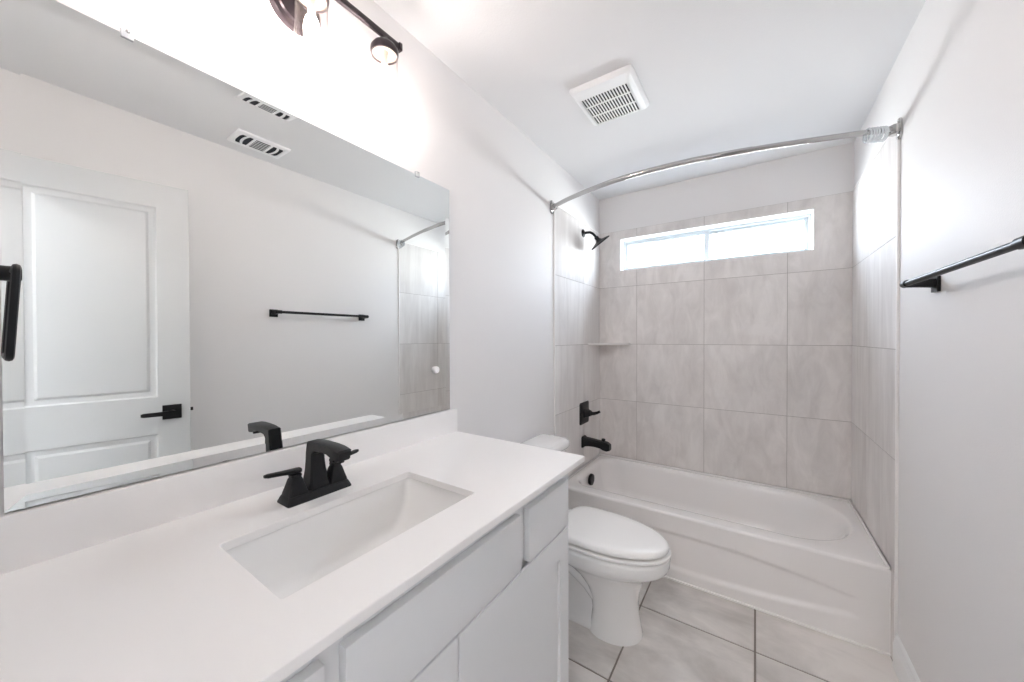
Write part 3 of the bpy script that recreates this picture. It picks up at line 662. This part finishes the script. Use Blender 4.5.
# ================================================================= CEILING FITTINGS
fx0, fx1, fy0, fy1 = 0.352, 0.634, 1.497, 1.808; fz = CEIL-0.022
fan = empty('exhaust_fan', ((fx0+fx1)/2, (fy0+fy1)/2, fz), label='square white exhaust fan grille with slots on the ceiling', cat='fan')
b = MB()
ox0, ox1, oy0, oy1 = 0.380, 0.594, 1.572, 1.792
A_ = lambda i, z, r=0.014: rrect(fx0+i, fx1-i, fy0+i, fy1-i, r, z, 4); B_ = lambda z: rrect(ox0, ox1, oy0, oy1, 0.002, z, 4)
b.loft([A_(0.0, CEIL-0.0005), A_(0.0, CEIL-0.008), A_(0.006, fz+0.004), A_(0.011, fz), B_(fz), B_(fz+0.006)], cap0=False, cap1=False)
b.make('cover', plastic_m, fan, angle=30)
b = MB(); ns = 16; pitch = (ox1-ox0)/ns
for k in range(ns+1):
    x = ox0 + k*pitch; b.box(x-0.0030, x+0.0030, oy0, oy1, fz, fz+0.002)
for t in (0.30, 0.66): y = oy0 + (oy1-oy0)*t; b.box(ox0, ox1, y-0.004, y+0.004, fz+0.0002, fz+0.0022)
b.make('grille', plastic_m, fan, smooth=False)
b = MB(); b.box(ox0-0.004, ox1+0.004, oy0-0.004, oy1+0.004, fz+0.0055, fz+0.012); b.make('slot_shade_sheet', slot_shade_m, fan, smooth=False)  # dark sheet that paints the shade inside the fan slots
# air register seen in the mirror
vx0, vx1, vy0, vy1 = 1.240, 1.415, 0.770, 1.032; vz_ = CEIL-0.012
ve = empty('ceiling_vent', ((vx0+vx1)/2, (vy0+vy1)/2, vz_), label='white ceiling air register with louvers, near the open door', cat='vent')
b = MB(); A_ = lambda i, z: rrect(vx0+i, vx1-i, vy0+i, vy1-i, 0.003, z, 3); B_ = lambda i, z: rrect(vx0+0.018+i, vx1-0.018-i, vy0+0.022+i, vy1-0.022-i, 0.002, z, 3)
b.loft([A_(0, CEIL-0.0005), A_(0.001, vz_+0.003), A_(0.006, vz_), B_(0, vz_), B_(0, CEIL-0.001)], cap0=False, cap1=False); b.make('frame', plastic_m, ve, angle=30)
b = MB(); b.box(vx0+0.015, vx1-0.015, vy0+0.02, vy1-0.02, vz_+0.0065, vz_+0.0085); b.make('slot_shade_sheet', slot_shade_m, ve, smooth=False)  # dark sheet standing in for the shade between the louvers
b = MB(); ya0, yb0 = vy0+0.022, vy1-0.022; L3 = (yb0-ya0)
for k in range(7):
    x = vx0+0.030 + k*(vx1-vx0-0.060)/6
    b.box(x-0.0020, x+0.0020, ya0+L3*0.34, ya0+L3*0.68, vz_, vz_+0.002)
for x in (vx0+0.024, vx1-0.024): b.box(x-0.006, x+0.006, ya0, yb0, vz_, vz_+0.002)
for t in (0.0, 0.155, 0.310, 0.70, 0.845, 1.0):       # curved blades of the two end groups
    y = ya0+L3*t; sg = (-1 if t < 0.5 else 1) if abs(t-0.5) > 0.25 else 0; pts = []
    for i in range(9):
        u_ = i/8; pts.append((vx0+0.018+(vx1-vx0-0.036)*u_, y + sg*0.016*(4*u_*(1-u_)-0.5)))
    b.loft([[Vector((x, y+sy_, z)) for x, y in pts] for sy_, z in ((-0.0065, vz_+0.0015), (0.0065, vz_+0.0015))], cap0=False, cap1=False, closed=False)
    b.loft([[Vector((x, y+sy_, z)) for x, y in pts] for sy_, z in ((0.0065, vz_+0.0025), (-0.0065, vz_+0.0025))], cap0=False, cap1=False, closed=False)
b.make('louvers', plastic_m, ve, smooth=False)
